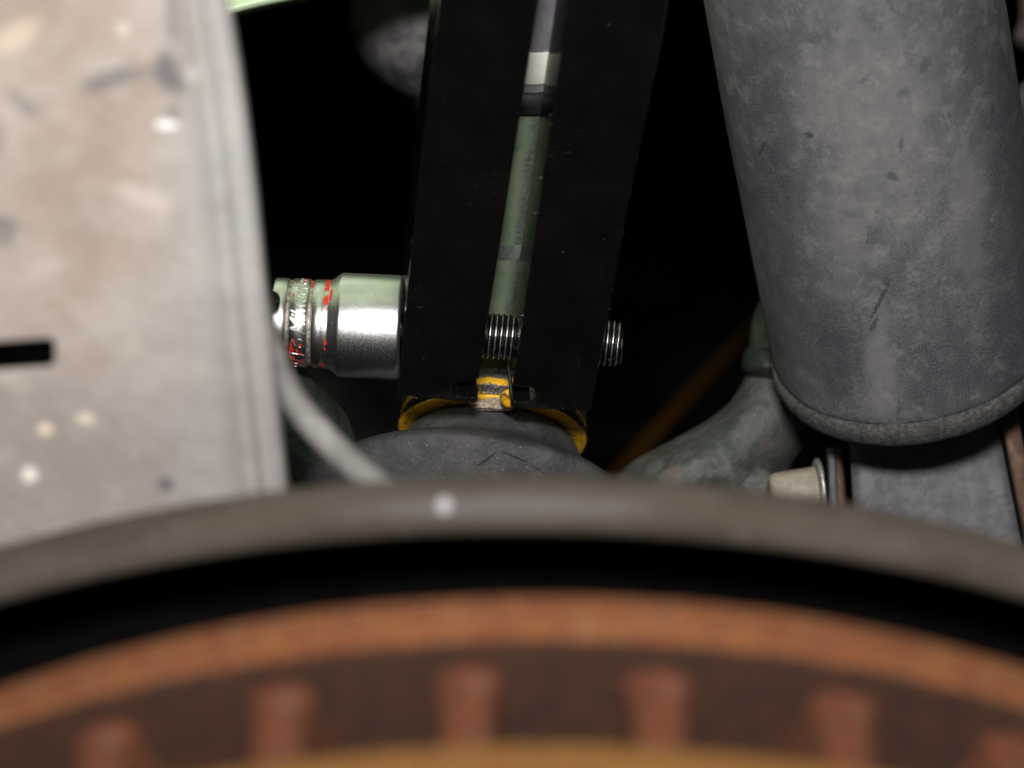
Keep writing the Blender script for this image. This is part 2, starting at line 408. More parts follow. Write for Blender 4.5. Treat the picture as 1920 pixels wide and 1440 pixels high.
HOSE = mat_plain('dusty_grey_hose_rubber', (0.1424, 0.1345, 0.1282), (0.2453, 0.2334, 0.2255), 1.6, .7)
OLIVE = mat_plain('dark_olive_casting', (.018, .026, .02), (.05, .06, .05), 1.0, .5)
CREAM = mat_plain('cream_weathered_zinc', (0.2952, 0.2542, 0.205), (0.41, 0.3608, 0.2952), 3, .6, b=.3)
SHINY = mat_plain('worn_bright_washer', (.35, .33, .31), (.8, .78, .75), 6, .4, .8)
SLATE = mat_plain('slate_grey_painted_steel', (.095, .10, .115), (.165, .165, .17), 4, .45, b=.3)
RUSTY = mat_plain('brown_rusty_edge', (.12, .065, .045), (.22, .14, .10), 3, .8, b=.5)
AMBER = mat_plain('amber_yellow_paint', (0.275, 0.11, 0.00385), (0.319, 0.1375, 0.00495), 2, .5)
WHITE = mat_plain('pale_bright_collar', (.72, .71, .62), (.80, .79, .7), 3, .35)
LILAC = mat_plain('grey_lilac_collar', (.19, .18, .21), (.25, .24, .27), 3, .5)
BROWN = mat_plain('dusty_brown_frame', (.045, .034, .03), (.16, .13, .12), 1.3, .7)
SPECK = mat_plain('bright_metal_fleck', (.75, .75, .78), (.9, .9, .9), 9, .25, 1.0)

# ------------------------------------------------------------------ the place: inside of the wheel well, far behind
pts = []; uv = []
nx, ny = 25, 17
for j in range(ny):
    for i in range(nx):
        x = -1.1 + 2.2 * i / (nx - 1); z = -.95 + 1.5 * j / (ny - 1)
        p = Vector((x, .62 + .18 * math.cos(x * 1.2) + .05 * mnoise.noise(Vector((x * 3, z * 3, 0))), .62 + z))
        pts.append(p); uv.append((x * 10, z * 10))
obj('wheel_well_wall', grid(pts, nx, ny, uv), WALL, kind='structure', solid=.004)

# green wheel arch lip, upper left corner, arching up out of the picture
fb = P(480, 20, .531)
fen = thing('fender', fb, 'light green painted wheel arch edge, a sliver in the top left corner', 'fender')
lipc = spline([Vector((px, py, d)) for px, py, d in ((-500, 360, .515), (0, 150, .527), (300, 72, .530), (432, 26, .531), (546, -1, .532), (700, -30, .534), (800, -58, .535), (1200, -150, .536), (1700, -200, .536), (2400, -170, .536))], 6)
pts, uv = [], []
prof = ((18, .014), (10, .004), (0, 0), (-8, .0005), (-14, .004), (-60, .006), (-160, .003), (-600, -.03), (-1150, -.08), (-1800, -.16))  # upper rows lean forward, an unseen green reflector shaped for the socket
for dy, dd in prof:
    for q in lipc:
        pts.append(P(q.x - dy * .22, q.y + dy - 8, q.z + dd)); uv.append((q.x / 100, dy / 100))
obj('arch_panel', grid(pts, len(lipc), len(prof), uv), FEND, fen, solid=.0012)
pts, uv = [], []
for j in range(9):
    for i in range(13):
        px = -700 + 3300 * i / 12; hh = -28 - 3000 * (j / 8) ** 1.3
        pts.append(P(px, hh, .66 - .10 * (j / 8) ** 2)); uv.append((i, j))
obj('unseen_green_panel', grid(pts, 13, 9, uv), FEND, fen, solid=.0012)  # unseen, added above the view so the socket top reflects green

# ------------------------------------------------------------------ ball joint separator: two black jaws and its threaded bolt
YF = -.007
DV = Vector((-.0010, .014, 0))
tool = thing('ball_joint_separator', PY(926, 762, 0), 'black steel two jaw clamp tool standing upright in the centre over the rubber boot', 'clamp tool')
def oblong(cx, cy, rx, ry, side, n=10):
    """half slot cut inwards from the gap; side -1 cuts into the left jaw"""
    return [(cx + side * rx * math.sin(math.pi * i / n), cy - ry * math.cos(math.pi * i / n)) for i in range(n + 1)]
lj = [(862, -330), (1052, -330), (1010, 0), (977, 205), (944, 420), (915, 600), (899, 712)]
lj += [(866 - 18 * math.sin(math.pi * i / 10), 731.5 - 13.5 * math.cos(math.pi * i / 10)) for i in range(11)]
lj += [(898, 747), (894, 757), (745, 742), (752, 652), (762, 560), (775, 430), (790, 290), (826, 0)]
lj[-1] = (824, 0)
rj = [(1113, -330), (1302, -330), (1253, 0), (1242, 74), (1172, 420), (1140, 600), (1122, 690), (1107, 773), (957, 765), (958, 754)]
rj += [(990 + 18 * math.sin(math.pi * i / 10), 741 + 14 * math.cos(math.pi * i / 10)) for i in range(11)]
rj += [(961, 726), (964, 700), (980, 600), (1007, 420), (1037, 205), (1068, 0)]
obj('jaw', prism([PY(x, y, YF) for x, y in lj], DV), JAW, tool, smooth=False, bevel=.00045, label='left jaw of black steel, pressed by the chrome socket')
obj('jaw', prism([PY(x, y, YF) for x, y in rj], DV), JAW, tool, smooth=False, bevel=.00045, label='right jaw of black steel, with the threaded end poking out')
# bolt axis
BA = PY(945, 631, 0)
BD = (P(1166, 645.5, .5) - P(945, 631, .5)).normalized()
TO = (-F - BD * (-F).dot(BD)).normalized(); UP = BD.cross(TO); 
if UP.dot(U) < 0: UP = -UP
RB, PITCHT, DEP = .00435, .00104, .00046
rows = []; h = -.0185; L1 = (1167 - 945) * .5 / FPX
nseg, pts, uv = 40, [], []
nr = int((L1 + .0185) / PITCHT * 8)
for j in range(nr + 1):
    h = -.0185 + (L1 + .0185) * j / nr
    fade = min(1, max(0, (L1 - h) / .0016)) ** .5
    for i in range(nseg + 1):
        a = 2 * math.pi * i / nseg
        ph = ((h / PITCHT) - a / (2 * math.pi)) % 1.0
        tri = abs(ph * 2 - 1); tri = .5 - .5 * math.cos(math.pi * tri)
        rr = (RB - DEP * tri) * (.80 + .20 * fade) * (1 + .006 * mnoise.noise(Vector((h * 3000, a * 4, 1))))
        pts.append(BA + BD * h + (TO * math.cos(a) + UP * math.sin(a)) * rr); uv.append((a * RB * 100 + h * 300, tri))
g = grid(pts, nseg + 1, nr + 1, uv); g[1].append(tuple(range(nr * (nseg + 1), nr * (nseg + 1) + nseg)))
obj('threaded_bolt', g, THREAD, tool, sharp=50)
# flecks of metal and grit stuck to the oily edges
def flecks(places, rmin, rmax):
    vs, fs = [], []
    for p in places:
        r = random.uniform(rmin, rmax); k = len(vs)
        for dx, dy, dz in ((1, 0, 0), (-1, 0, 0), (0, 1, 0), (0, -1, 0), (0, 0, 1), (0, 0, -1)):
            vs.append(p + Vector((dx, dy, dz)) * r * random.uniform(.5, 1.3))
        fs += [tuple(k + i for i in t) for t in ((0, 2, 4), (2, 1, 4), (1, 3, 4), (3, 0, 4), (2, 0, 5), (1, 2, 5), (3, 1, 5), (0, 3, 5))]
    return vs, fs
def along(line, n, jit, Y):
    out = []
    seg = [(Vector(a), Vector(b)) for a, b in zip(line, line[1:])]
    for _ in range(n):
        a, b = random.choice(seg); t = random.random(); q = a.lerp(b, t)
        out.append(PY(q.x + random.gauss(0, jit), q.y + random.gauss(0, jit), Y + random.uniform(0, .0008)))
    return out
pl = along([(818, 50), (790, 300), (773, 440), (763, 550), (755, 640)], 150, 1.3, YF + .0012)
pl += along([(745, 744), (820, 750), (893, 757)], 26, 2, YF - .0002)
pl += along([(855, 746), (890, 748)], 24, 3, YF - .0002)
pl += along([(962, 757), (1005, 757), (1105, 771)], 40, 3, YF - .0002)
pl += along([(1040, 735), (1095, 765)], 10, 12, YF - .0002)
pl += along([(1250, 0), (1172, 420), (1140, 600), (1108, 770)], 16, 1.0, YF + .0003)
pl += along([(1062, 40), (1002, 420), (974, 600), (960, 700)], 130, 2.2, YF + .0006)
for _ in range(260):
    hh = random.uniform(-.003, L1); a = random.uniform(-1.3, 1.4)
    pl.append(BA + BD * hh + (TO * math.cos(a) + UP * math.sin(a)) * (RB - random.choice((0, .0003, .0005))))
obj('metal_fleck', flecks(pl, 5e-5, .00016), SPECK, tool, smooth=False, kind='stuff')

# ------------------------------------------------------------------ socket on the bolt head
SD = (P(752, 614, .5) - P(515, 603, .5)).normalized()
SC = BA - BD * ((945 - 515) * .5 / FPX)
SC = PY(514, 603.5, .0)
STO = (-F - SD * (-F).dot(SD)).normalized(); SUP = SD.cross(STO)
if SUP.dot(U) < 0: SUP = -SUP
k_ = (SC - CAM).dot(F) / FPX
soc = thing('socket', SC + SD * 238 * k_ * .5, 'shiny chrome wrench socket with worn red paint, pushed on the left end of the bolt', 'socket')
def sl(prof, n=128, notch=False):
    """revolve (px along axis, px radius)"""
    pts, uv = [], []
    for h, r in prof:
        for i in range(n + 1):
            a = 2 * math.pi * i / n - math.pi
            hh = h
            if notch and h < 8:
                da = (a - R_(25)) / R_(16)
                if abs(da) < 1: hh = max(h, 15 * math.sqrt(1 - da * da) + h * .3)
            pts.append(SC + SD * hh * k_ + (STO * math.cos(a) + SUP * math.sin(a)) * r * k_); uv.append((a * .9, h / 100))
    return grid(pts, n + 1, len(prof), uv)
obj('drive_end', sl([(26, 54), (2, 54), (1, 57), (-.6, 74), (-.3, 80), (1.6, 82.3), (5, 83), (16, 83), (25.5, 83), (27, 81)], 160, True), CHROME, soc, sharp=60)
obj('groove_ring', sl([(26.8, 81.4), (28.5, 80.2), (32, 80.2), (34.2, 81.4)]), GROOVE, soc)
obj('text_band', sl([(34, 81), (35.2, 82.8), (66.5, 83), (67.8, 81)]), CHROME, soc, sharp=60)
obj('groove_ring', sl([(67.6, 81.4), (69, 80.2), (73, 80.2), (74.8, 81.4)]), GROOVE, soc)
obj('shank', sl([(74.6, 81), (76, 83), (94, 83.4), (95, 82.8), (104, 83.2)]), CHROME, soc, sharp=60)
obj('barrel', sl([(103.8, 83.1), (107, 84.2), (112, 87.5), (121, 95), (124.5, 97.2), (128, 98), (180, 98), (233, 98), (237, 97), (239, 95), (239.4, 86), (239.4, 70), (180, 60)]), CHROME, soc, sharp=60)
# worn red paint: thin flakes lying on the socket
def flake_patch(h0, h1, a0, a1, r, seed, thr, nh=26, na=120, r1=None):
    vs, fs, idx = [], [], {}
    r1 = r1 or r
    def vert(i, j):
        if (i, j) not in idx:
            h = h0 + (h1 - h0) * i / nh; a = R_(a0 + (a1 - a0) * j / na); rr = r + (r1 - r) * i / nh + .35
            idx[(i, j)] = len(vs); vs.append(SC + SD * h * k_ + (STO * math.cos(a) + SUP * math.sin(a)) * rr * k_)
        return idx[(i, j)]
    for i in range(nh):
        for j in range(na):
            u, v = i / nh, j / na
            q = mnoise.fractal(Vector((u * (h1 - h0) * .12 + seed, v * (a1 - a0) * .09, seed)), 0.7, 2.2, 4)
            edge = 1.0 - 1.3 * max(0, abs(u - .5) * 2 - .6) / .4 - 1.0 * max(0, abs(v - .5) * 2 - .7) / .3
            if q + edge * .55 > thr: fs.append((vert(i, j), vert(i + 1, j), vert(i + 1, j + 1), vert(i, j + 1)))
    return vs, fs
RED = mat_plain('worn_red_paint', (.62, .035, .02), (.75, .06, .03), 8, .45)
for args in ((95, 105.5, 14, 100, 83.2, 1.0, .25, 14, 110), (105, 111, 30, 80, 84, 4.2, .62, 10, 60, 87),
             (35.5, 47, -56, -22, 82.9, 2.3, .42), (46, 60, -50, -24, 83, 5.1, .66), (35.5, 62, -80, -52, 83, 3.7, .60), (36, 46, 34, 76, 83, 6.4, .72), (54, 66, 60, 88, 83, 7.7, .45),
             (69, 74, 50, 90, 80.4, 8.2, .3, 8, 60), (88, 99, -84, -62, 83.4, 9.4, .52), (96, 108, -40, -12, 83.4, 11, .80)):
    obj('red_paint', flake_patch(*args), RED, soc, smooth=False, label='worn red paint patch')
# stamped lettering, wrapped round the socket, reading upwards
def lettering(name, txt, h_base, height, a0, a1, shear):
    cu = bpy.data.curves.new('txt', 'FONT'); cu.body = txt; cu.size = 1; cu.shear = shear; cu.extrude = .035; cu.bevel_depth = .012; cu.resolution_u = 4; cu.space_character = .96
    t = bpy.data.objects.new('txt', cu); COL.objects.link(t)
    dg = bpy.context.evaluated_depsgraph_get()
    me = bpy.data.meshes.new_from_object(t.evaluated_get(dg))
    xs = [v.co.x for v in me.vertices]; ys = [v.co.y for v in me.vertices]
    x0, x1 = min(xs), max(xs); hy = max(ys)
    vs = []
    for v in me.vertices:
        a = R_(a0 + (a1 - a0) * (v.co.x - x0) / (x1 - x0)); h = h_base - v.co.y / hy * height; r = 83 + v.co.z / .047 * .9
        vs.append(SC + SD * h * k_ + (STO * math.cos(a) + SUP * math.sin(a)) * r * k_)
    fs = [tuple(p.vertices) for p in me.polygons]
    COL.objects.unlink(t); bpy.data.objects.remove(t); bpy.data.curves.remove(cu); bpy.data.meshes.remove(me)
    return obj(name, (vs, fs), LETTER, soc, sharp=40)
lettering('size_marking', '9/16', 63.5, 26, -82, -22, .12)
lettering('script_marking', 'Milwaukee', 63.5, 27, -17, 84, .45)

# ------------------------------------------------------------------ green shaft seen through the gap
gt, gb = PY(1036, -60, .024), PY(937, 652, .024)
GN = (gt - gb).normalized()
lk = thing('suspension_link', gb, 'dull green shaft with pale and black collars, seen through the gap between the jaws', 'shaft')
LG = (gt - gb).length
def at_y(py):                                          # height on the shaft of a photo row
    return LG * (652 - py) / 712
RS = .0085
SHB = gb - R * .0030
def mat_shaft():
    m = M('shade_streaked_green_paint')
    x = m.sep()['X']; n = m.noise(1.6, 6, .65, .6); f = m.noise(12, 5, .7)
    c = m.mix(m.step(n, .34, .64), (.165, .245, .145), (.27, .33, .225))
    xx = m.math('ADD', x, m.math('MULTIPLY', m.math('SUBTRACT', n, .5), .4)); g = m.math('MULTIPLY', m.step(xx, .20, .42), m.step(xx, .50, .58, 1.0, 0.0))  # dark lengthwise band paints shade onto the shaft's right side
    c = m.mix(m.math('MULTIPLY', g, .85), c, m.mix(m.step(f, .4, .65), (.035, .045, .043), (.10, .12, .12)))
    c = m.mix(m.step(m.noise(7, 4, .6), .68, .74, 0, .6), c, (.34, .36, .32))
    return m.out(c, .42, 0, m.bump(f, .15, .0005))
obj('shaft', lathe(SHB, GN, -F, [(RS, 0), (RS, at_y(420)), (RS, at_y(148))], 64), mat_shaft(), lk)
obj('grease_band', lathe(SHB, GN, -F, [(RS, at_y(420)), (RS + .00012, at_y(416)), (RS + .00012, at_y(396)), (RS, at_y(392))], 64), mat_plain('grey_green_grease', (.10, .125, .11), (.17, .20, .17), 4, .5), lk)
obj('black_ring', lathe(SHB, GN, -F, [(RS, at_y(149)), (RS + .0008, at_y(146)), (RS + .001, at_y(142)), (RS + .0008, at_y(112)), (RS, at_y(110))], 64), mat_plain('dark_green_black_ring', (.008, .010, .010), (.018, .021, .021), 3, .5), lk)
obj('pale_collar', lathe(SHB, GN, -F, [(RS, at_y(96)), (RS + .0003, at_y(95)), (RS + .0004, at_y(92)), (RS + .0004, at_y(42)), (RS, at_y(40))], 64), WHITE, lk)
obj('grey_sleeve', lathe(SHB, GN, -F, [(RS, at_y(111)), (RS, at_y(90)), (RS, at_y(42)), (RS, at_y(-320))], 64), LILAC, lk)

# ------------------------------------------------------------------ rubber boot of the ball joint and the yellow eye above it
roll = R_(-5)
A_ = R * math.cos(roll) + U * math.sin(roll); V_ = -R * math.sin(roll) + U * math.cos(roll)
el = R_(25)
NB = V_ * math.cos(el) + F * math.sin(el)
BC = P(884, 903, .530)
boot = thing('ball_joint', BC, 'round grey rubber ball joint boot, cracked and dusty, under the black jaws', 'ball joint')
prof = [(r * 1e-3, h * 1e-3) for r, h in ((24, -19), (26, -16), (30.5, -10.7), (32.6, -7.2), (33.1, -5.2), (32.4, -3.8), (31.0, -2.7), (29.2, -1.7), (27.2, -.9), (25.2, .1), (23.6, 1.0), (22.0, 1.8), (20.6, 2.6), (19.4, 3.8), (18.7, 5.2), (18.1, 6.4), (17.4, 7.9), (16.7, 9.2), (15.9, 10.1), (14.8, 10.6), (13.0, 10.8), (8, 10.9))]
sp = spline([Vector((r, h, 0)) for r, h in prof], 5)
def boot_f(a, r, h):
    w = 1 + .012 * mnoise.noise(Vector((math.cos(a) * 1.4, math.sin(a) * 1.4, h * 60)))
    return r * w, h + .0004 * mnoise.noise(Vector((math.cos(a) * 1.8 + 7, math.sin(a) * 1.8, r * 40)))
g = lathe(BC, NB, A_, [(v.x, v.y) for v in sp], 160, (False, True), boot_f)
for p in g[0]:                                   # the neck leans to the right of the bulge
    hh = (p - BC).dot(NB)
    p += A_ * .0033 * min(1, max(0, (hh + .0025) / .006))
obj('rubber_boot', g, BOOT, boot)
mc = P(930, 759, .5165)
bm = bmesh.new(); bmesh.ops.create_icosphere(bm, subdivisions=4, radius=1)
vs = []
for v in bm.verts:
    q = v.co * (1 + .4 * mnoise.fractal(v.co * 1.7, .8, 2.1, 4))
    vs.append(mc + R * q.x * .0042 + V_ * q.y * .0011 + F * q.z * .002)
fs = [tuple(v.index for v in f.verts) for f in bm.faces]; bm.free()
obj('dried_mud', (vs, fs), ROCK, boot)
ec = BC + A_ * .0033
arm = thing('steering_arm', ec + NB * .017, 'yellow painted steering arm eye with black wear, behind the rubber boot under the jaws', 'steering arm')
def boss_r(a, r, h):
    return r * (1 + .010 * mnoise.noise(Vector((math.cos(a) * 4, math.sin(a) * 4, h * 400)))), h
prof = [(r * 1e-3, h * 1e-3) for r, h in ((15, 10.0), (17.3, 10.1), (18.6, 10.0), (19.0, 10.6), (18.5, 11.1), (17.0, 11.4), (16.8, 11.8), (16.9, 12.2), (17.9, 12.4), (18.6, 12.8), (18.7, 13.4), (18.2, 14.0), (18.1, 14.6), (18.5, 15.2), (18.5, 16.2), (18.0, 16.8), (16.5, 17.1), (8, 17.2))]
def mat_eye():
    m = M('worn_yellow_eye_paint')
    v = m.sep()['Y']; n = m.math('ADD', m.math('MULTIPLY', m.noise(2.2, 6, .62, .8), .6), m.math('MULTIPLY', m.noise(13, 5, .7), .4))
    band = lambda a, b: m.math('MULTIPLY', m.step(v, a - .05, a + .03), m.step(v, b - .03, b + .05, 1.0, 0.0))
    k = m.step(m.math('ADD', n, m.math('MULTIPLY', m.math('ADD', band(.71, .93), band(1.13, 1.4)), .16)), .555, .60)
    y = m.mix(m.step(m.noise(3, 4), .35, .7), (.95, .53, .02), (.84, .40, .012))
    dk = m.mix(m.step(m.noise(24, 4, .7), .45, .62), (.012, .011, .012), (.26, .24, .23))
    c = m.mix(k, y, dk); c = m.mix(m.math('MULTIPLY', band(.45, .66), .9), c, (.035, .036, .012))  # recess band mixed to dark olive, painting in its shade
    return m.out(c, m.step(k, 0, 1, .34, .5), 0, m.bump(m.math('SUBTRACT', m.noise(9, 4), k), .5, .0005))
obj('eye', lathe(ec, NB, -F, prof, 128, (True, True), boss_r), mat_eye(), arm)
hk = [P(x, y, d) for x, y, d in ((968, 732, .5095), (953, 736, .510), (945, 745, .510), (951, 755, .508), (966, 757, .506))]
obj('cotter_pin', tube(hk, [.0005, .0007, .00085, .0009, .0008], 12, 6), mat_yellow('chipped_yellow_pin', (.56, .62)), arm)

# ------------------------------------------------------------------ big rubber sleeve on the right
e = R_(33)
IN = (U - R * .205).normalized(); IA = (R + U * .205).normalized()
SB = P(1716, 681, .535)
NS = (P(1600, 0, .489) - SB).normalized()
slv = thing('shock_absorber', SB, 'large dusty black rubber sleeve hanging on the right, open at its scuffed bottom rim', 'shock absorber')
prof = [(.0266, .0052), (.0276, .0061), (.0279, .011), (.0277, .03), (.0274, .06), (.0269, .088), (.0262, .13)]
sp = spline([Vector((r, h, 0)) for r, h in prof], 6)
def slv_f(a, r, h):
    return r * (1 + .006 * mnoise.noise(Vector((math.cos(a) * 1.5, math.sin(a) * 1.5, h * 40)))), h
obj('dust_sleeve', lathe(SB, NS, -F, [(v.x, v.y) for v in sp], 128, rfun=slv_f), SLEEVE, slv)
def rim_f(a, r, h):
    k = mnoise.fractal(Vector((math.cos(a) * 9, math.sin(a) * 9, h * 600)), .7, 2, 4)
    return r * (1 + .006 * k), h + .00035 * k
obj('bottom_rim', lathe(SB, NS, -F, [(.0266, .0056), (.0279, .0052), (.0284, .0046), (.0284, .0032), (.0281, .0016), (.0274, .0003), (.0264, -.0004), (.0250, -.0002), (.0242, .0008), (.0238, .004), (.0238, .05)], 160, rfun=rim_f), RIMR, slv)

# ------------------------------------------------------------------ bracket and bolt below the sleeve
br = thing('lower_bracket', P(1745, 1000, .545), 'slate grey steel bracket below the rubber sleeve, with a rusty right edge', 'bracket')
pys = [700, 760, 800, 840, 880, 920, 960, 1000, 1060, 1160, 1280]
def colsb(py):
    t = (py - 860) / 130
    l = 1596 + 7 * t; r = 1886 + 26 * t
    n = 14
    return [(l - 3, .552), (l, .546)] + [(l + (r - l) * i / n, .5445 + .0012 * math.sin(math.pi * i / n) + .0004 * mnoise.noise(Vector((i * .7, py / 60, 2)))) for i in range(1, n)] + [(r - 4, .545), (r, .549)]
obj('plate', sheet(pys, colsb), SLATE, br, solid=.002)
def colse(py):
    t = (py - 860) / 130
    r = 1888 + 26 * t
    return [(r, .5462), (r + 5, .5400), (r + 12, .5390), (r + 34, .5400), (r + 40, .548)]
obj('edge_flange', sheet(pys, colse), RUSTY, br, solid=.0015)
def colss(py):
    t = (py - 860) / 130
    return [(1549 + 4 * t, .556), (1552 + 4 * t, .5475), (1570 + 6 * t, .5465), (1577 + 7 * t, .5470), (1582 + 18 * t, .5540)]
obj('side_tab', sheet(pys[3:], colss), RUSTY, br, solid=.0015)
def colst(py):
    t = (py - 860) / 130
    return [(1551 + 4 * t, .5480), (1554 + 4 * t, .5456), (1564 + 5 * t, .5452), (1570 + 6 * t, .5470)]
obj('painted_strip', sheet(pys[3:], colst), SLATE, br, solid=.001)
pl = []
for _ in range(60):
    pl.append(P(random.uniform(1620, 1885), random.uniform(885, 975), .5445))
obj('grit', flecks(pl, .00006, .0002), CREAM, br, smooth=False, kind='stuff')
bo = P(1533, 914, .5385)
bn = (P(1545, 907, .54) - P(1455, 915, .5395)).normalized()
hb = thing('hex_bolt', bo, 'cream weathered bolt with bright washer, left of the slate grey bracket', 'bolt')
q = .54 / FPX
obj('bolt_shank', lathe(bo, bn, -F, [(4 * q, -91 * q), (22 * q, -91 * q), (30 * q, -88 * q), (34.5 * q, -78 * q), (36 * q, -60 * q), (38 * q, -30 * q), (40 * q, -4 * q)], 48, (True, False)), CREAM, hb)
obj('washer', lathe(bo, bn, -F, [(36 * q, -3 * q), (50 * q, -2 * q), (54 * q, 0), (55 * q, 3 * q), (54 * q, 7 * q), (40 * q, 8 * q)], 64), SHINY, hb)

# ------------------------------------------------------------------ casting in the middle right
kn = thing('lower_control_arm', P(1350, 960, .575), 'grimy green grey cast arm rising to a narrow neck, left of the rubber sleeve', 'control arm')
obj('body', loft([(1240, 1060, 1400, .60, .026), (1120, 1070, 1425, .592, .029), (1010, 1090, 1450, .585, .03), (950, 1110, 1466, .580, .032), (900, 1150, 1482, .576, .032), (870, 1180, 1488, .574, .030), (840, 1230, 1503, .572, .027), (805, 1300, 1512, .570, .024), (775, 1345, 1505, .568, .02), (745, 1378, 1497, .566, .015), (715, 1391, 1482, .566, .011), (690, 1397, 1475, .566, .009), (670, 1399, 1475, .566, .009)], 48, 6, .0009, 140), CAST, kn)
obj('collar', loft([(712, 1440, 1480, .564, .010), (700, 1399, 1488, .562, .012), (688, 1391, 1492, .561, .013), (668, 1393, 1488, .562, .013), (655, 1398, 1482, .563, .012), (650, 1402, 1480, .564, .010)], 40, 4), OLIVE, kn)
obj('stem', loft([(660, 1402, 1500, .567, .012), (620, 1406, 1500, .567, .013), (580, 1416, 1500, .568, .013), (545, 1432, 1500, .568, .013), (500, 1450, 1500, .569, .012)], 32, 4, .0006), mat_plain('dark_green_stem_paint', (.03, .05, .035), (.075, .095, .07), 1.5, .5), kn)
vs, fs = [], []
bm = bmesh.new(); bmesh.ops.create_icosphere(bm, subdivisions=4, radius=1)
mc = P(1416, 915, .552)
for v in bm.verts:
    vs.append(mc + (R * v.co.x * 42 + U * v.co.y * 44) * .552 / FPX - F * v.co.z * .0055)
fs = [tuple(v.index for v in f.verts) for f in bm.faces]; bm.free()
obj('rivet_head', (vs, fs), CAST, kn)

# amber rod, far and blurred
ar = thing('amber_rod', P(1190, 860, 1.08), 'blurred amber yellow rod slanting in the dark between tool and casting', 'rod')
obj('rod', tube([P(1090, 960, 1.05), P(1190, 852, 1.08), P(1290, 742, 1.11), P(1385, 638, 1.14), P(1470, 545, 1.17)], [.0024] * 5, 20, 6), AMBER, ar)
obj('end_bush', tube([P(1465, 550, 1.17), P(1500, 512, 1.18)], [.007, .007], 20, 4), DARK, ar)

# dark casting, upper left of the tool
cb = thing('cast_boss', P(760, 150, .60), 'dark rounded casting left of the tool top, its lower cone catching light', 'casting')
obj('body', loft([(-130, 640, 940, 0.642, .03), (-40, 652, 930, 0.637, .034), (30, 658, 920, 0.632, .032), (80, 668, 905, 0.627, .028), (120, 684, 880, 0.622, .022), (150, 712, 860, 0.622, .018), (175, 748, 840, 0.624, .014), (192, 776, 826, 0.627, .009), (200, 790, 812, 0.630, .004)], 40, 5, .001, 90), mat_plain('grey_dusty_boss', (.06, .057, .06), (.19, .18, .185), 1.4, .6), cb)
obj('pin', loft([(60, 792, 860, 0.622, .008), (120, 786, 850, 0.620, .010), (170, 779, 845, 0.620, .010), (215, 784, 840, 0.622, .009), (240, 792, 830, 0.625, .004)], 28, 4), mat_plain('dark_oily_pin', (.03, .032, .032), (.10, .10, .10), 1.5, .3), cb)

# ------------------------------------------------------------------ hoses and arm at lower left
ho = thing('brake_hose', P(600, 780, .376), 'pale grey dusty hose crossing from the aluminium panel down over the boot edge', 'hose')
obj('hose', tube([P(470, 520, .374), P(500, 640, .375), P(540, 735, .376), P(598, 810, .376), P(660, 872, .376), P(735, 930, .375), P(830, 990, .37)], [27 * .376 / FPX] * 7, 24, 8, .04), HOSE, ho)
oa = thing('dark_arm', P(600, 800, .53), 'dark olive rounded arm behind the pale hose, left of the boot', 'suspension arm')
obj('arm', tube([P(440, 640, .50), P(500, 705, .505), P(550, 762, .515), P(600, 835, .525), P(640, 930, .53), P(660, 1020, .53)], [.0042, .0058, .0068, .0072, .0075, .0075], 24, 8, .08), OLIVE, oa)

# frame bits behind the sleeve's right edge
fr = thing('frame_rail', P(1910, 150, .60), 'blurred brown and grey frame pieces at the right edge behind the rubber sleeve', 'frame')
obj('rail', loft([(-120, 1875, 2750, .625, .012), (0, 1893, 2750, .62, .014), (40, 1897, 2750, .62, .014), (80, 1893, 2750, .622, .012), (104, 1930, 2750, .625, .006)], 28, 4, .002, 60), BROWN, fr)
obj('lug', loft([(150, 1930, 2750, .615, .008), (185, 1906, 2750, .61, .012), (240, 1895, 2750, .605, .014), (300, 1893, 2750, .605, .014), (420, 1900, 2750, .61, .014)], 28, 4, .002, 60), mat_plain('grey_dusty_lug', (.08, .078, .075), (.2, .195, .19), 1.2, .7), fr)

# ------------------------------------------------------------------ aluminium panel on the left
pn = thing('splash_panel', P(250, 950, .36), 'large beige stained aluminium panel with a dark slot, filling the left side', 'panel')
EDGE = [(-120, 418), (0, 431), (150, 456), (350, 482), (600, 506), (850, 534), (1060, 556)]
def edge(py):
    for (a, x), (b, y) in zip(EDGE, EDGE[1:]):
        if py <= b: return x + (y - x) * (py - a) / (b - a)
    return EDGE[-1][1]
XS = [-420, -300, -200, -120, -60, -20, 20, 60, 85, 97, 103, 108, 125, 160, 200, 240, 280]
OFF = [(-122, 0), (-104, -0.00036), (-88, -0.00108), (-74, -0.0018), (-62, -0.00198), (-54, -0.0012), (-46, 0.00084), (-38, 0.00156), (-29, 0.00108), (-20, 0.00024), (-13, 0), (-7, 0.0006), (-2, 0.0022), (0, 0.0042), (-1, 0.009)]
PYS = [-120, -60, 0, 60, 120, 180, 240, 300, 360, 420, 480, 540, 600, 628, 633, 640, 660, 681, 688, 694, 720, 780, 840, 900, 960, 1010, 1060]
def dpl(px, py): return .350 + (py - 500) / 1000 * .024 + .0012 * mnoise.noise(Vector((px / 220, py / 220, 3)))
def colsp(py):
    sl_ = -(py - 660) * .06
    row = [(x + (0 if x > 110 else 0), dpl(x, py)) for x in XS]
    e_ = edge(py)
    row += [(e_ + o * (1 + .25 * (py < 300) * 0), dpl(e_, py) + dd) for o, dd in OFF]
    return row
def keepp(i, j):
    y = PYS[j]; x = XS[i] if i < len(XS) else 999
    if 633 <= y < 688 and x < 103:
        if (y == 633 or y == 681) and x >= 97: return True
        return False
    return True
obj('sheet', sheet(PYS, colsp, keepp, lambda x, y: max(0, 110 - x) * .10 * max(0, 1 - abs(y - 660) / 90)), PLATE, pn, solid=.0014)

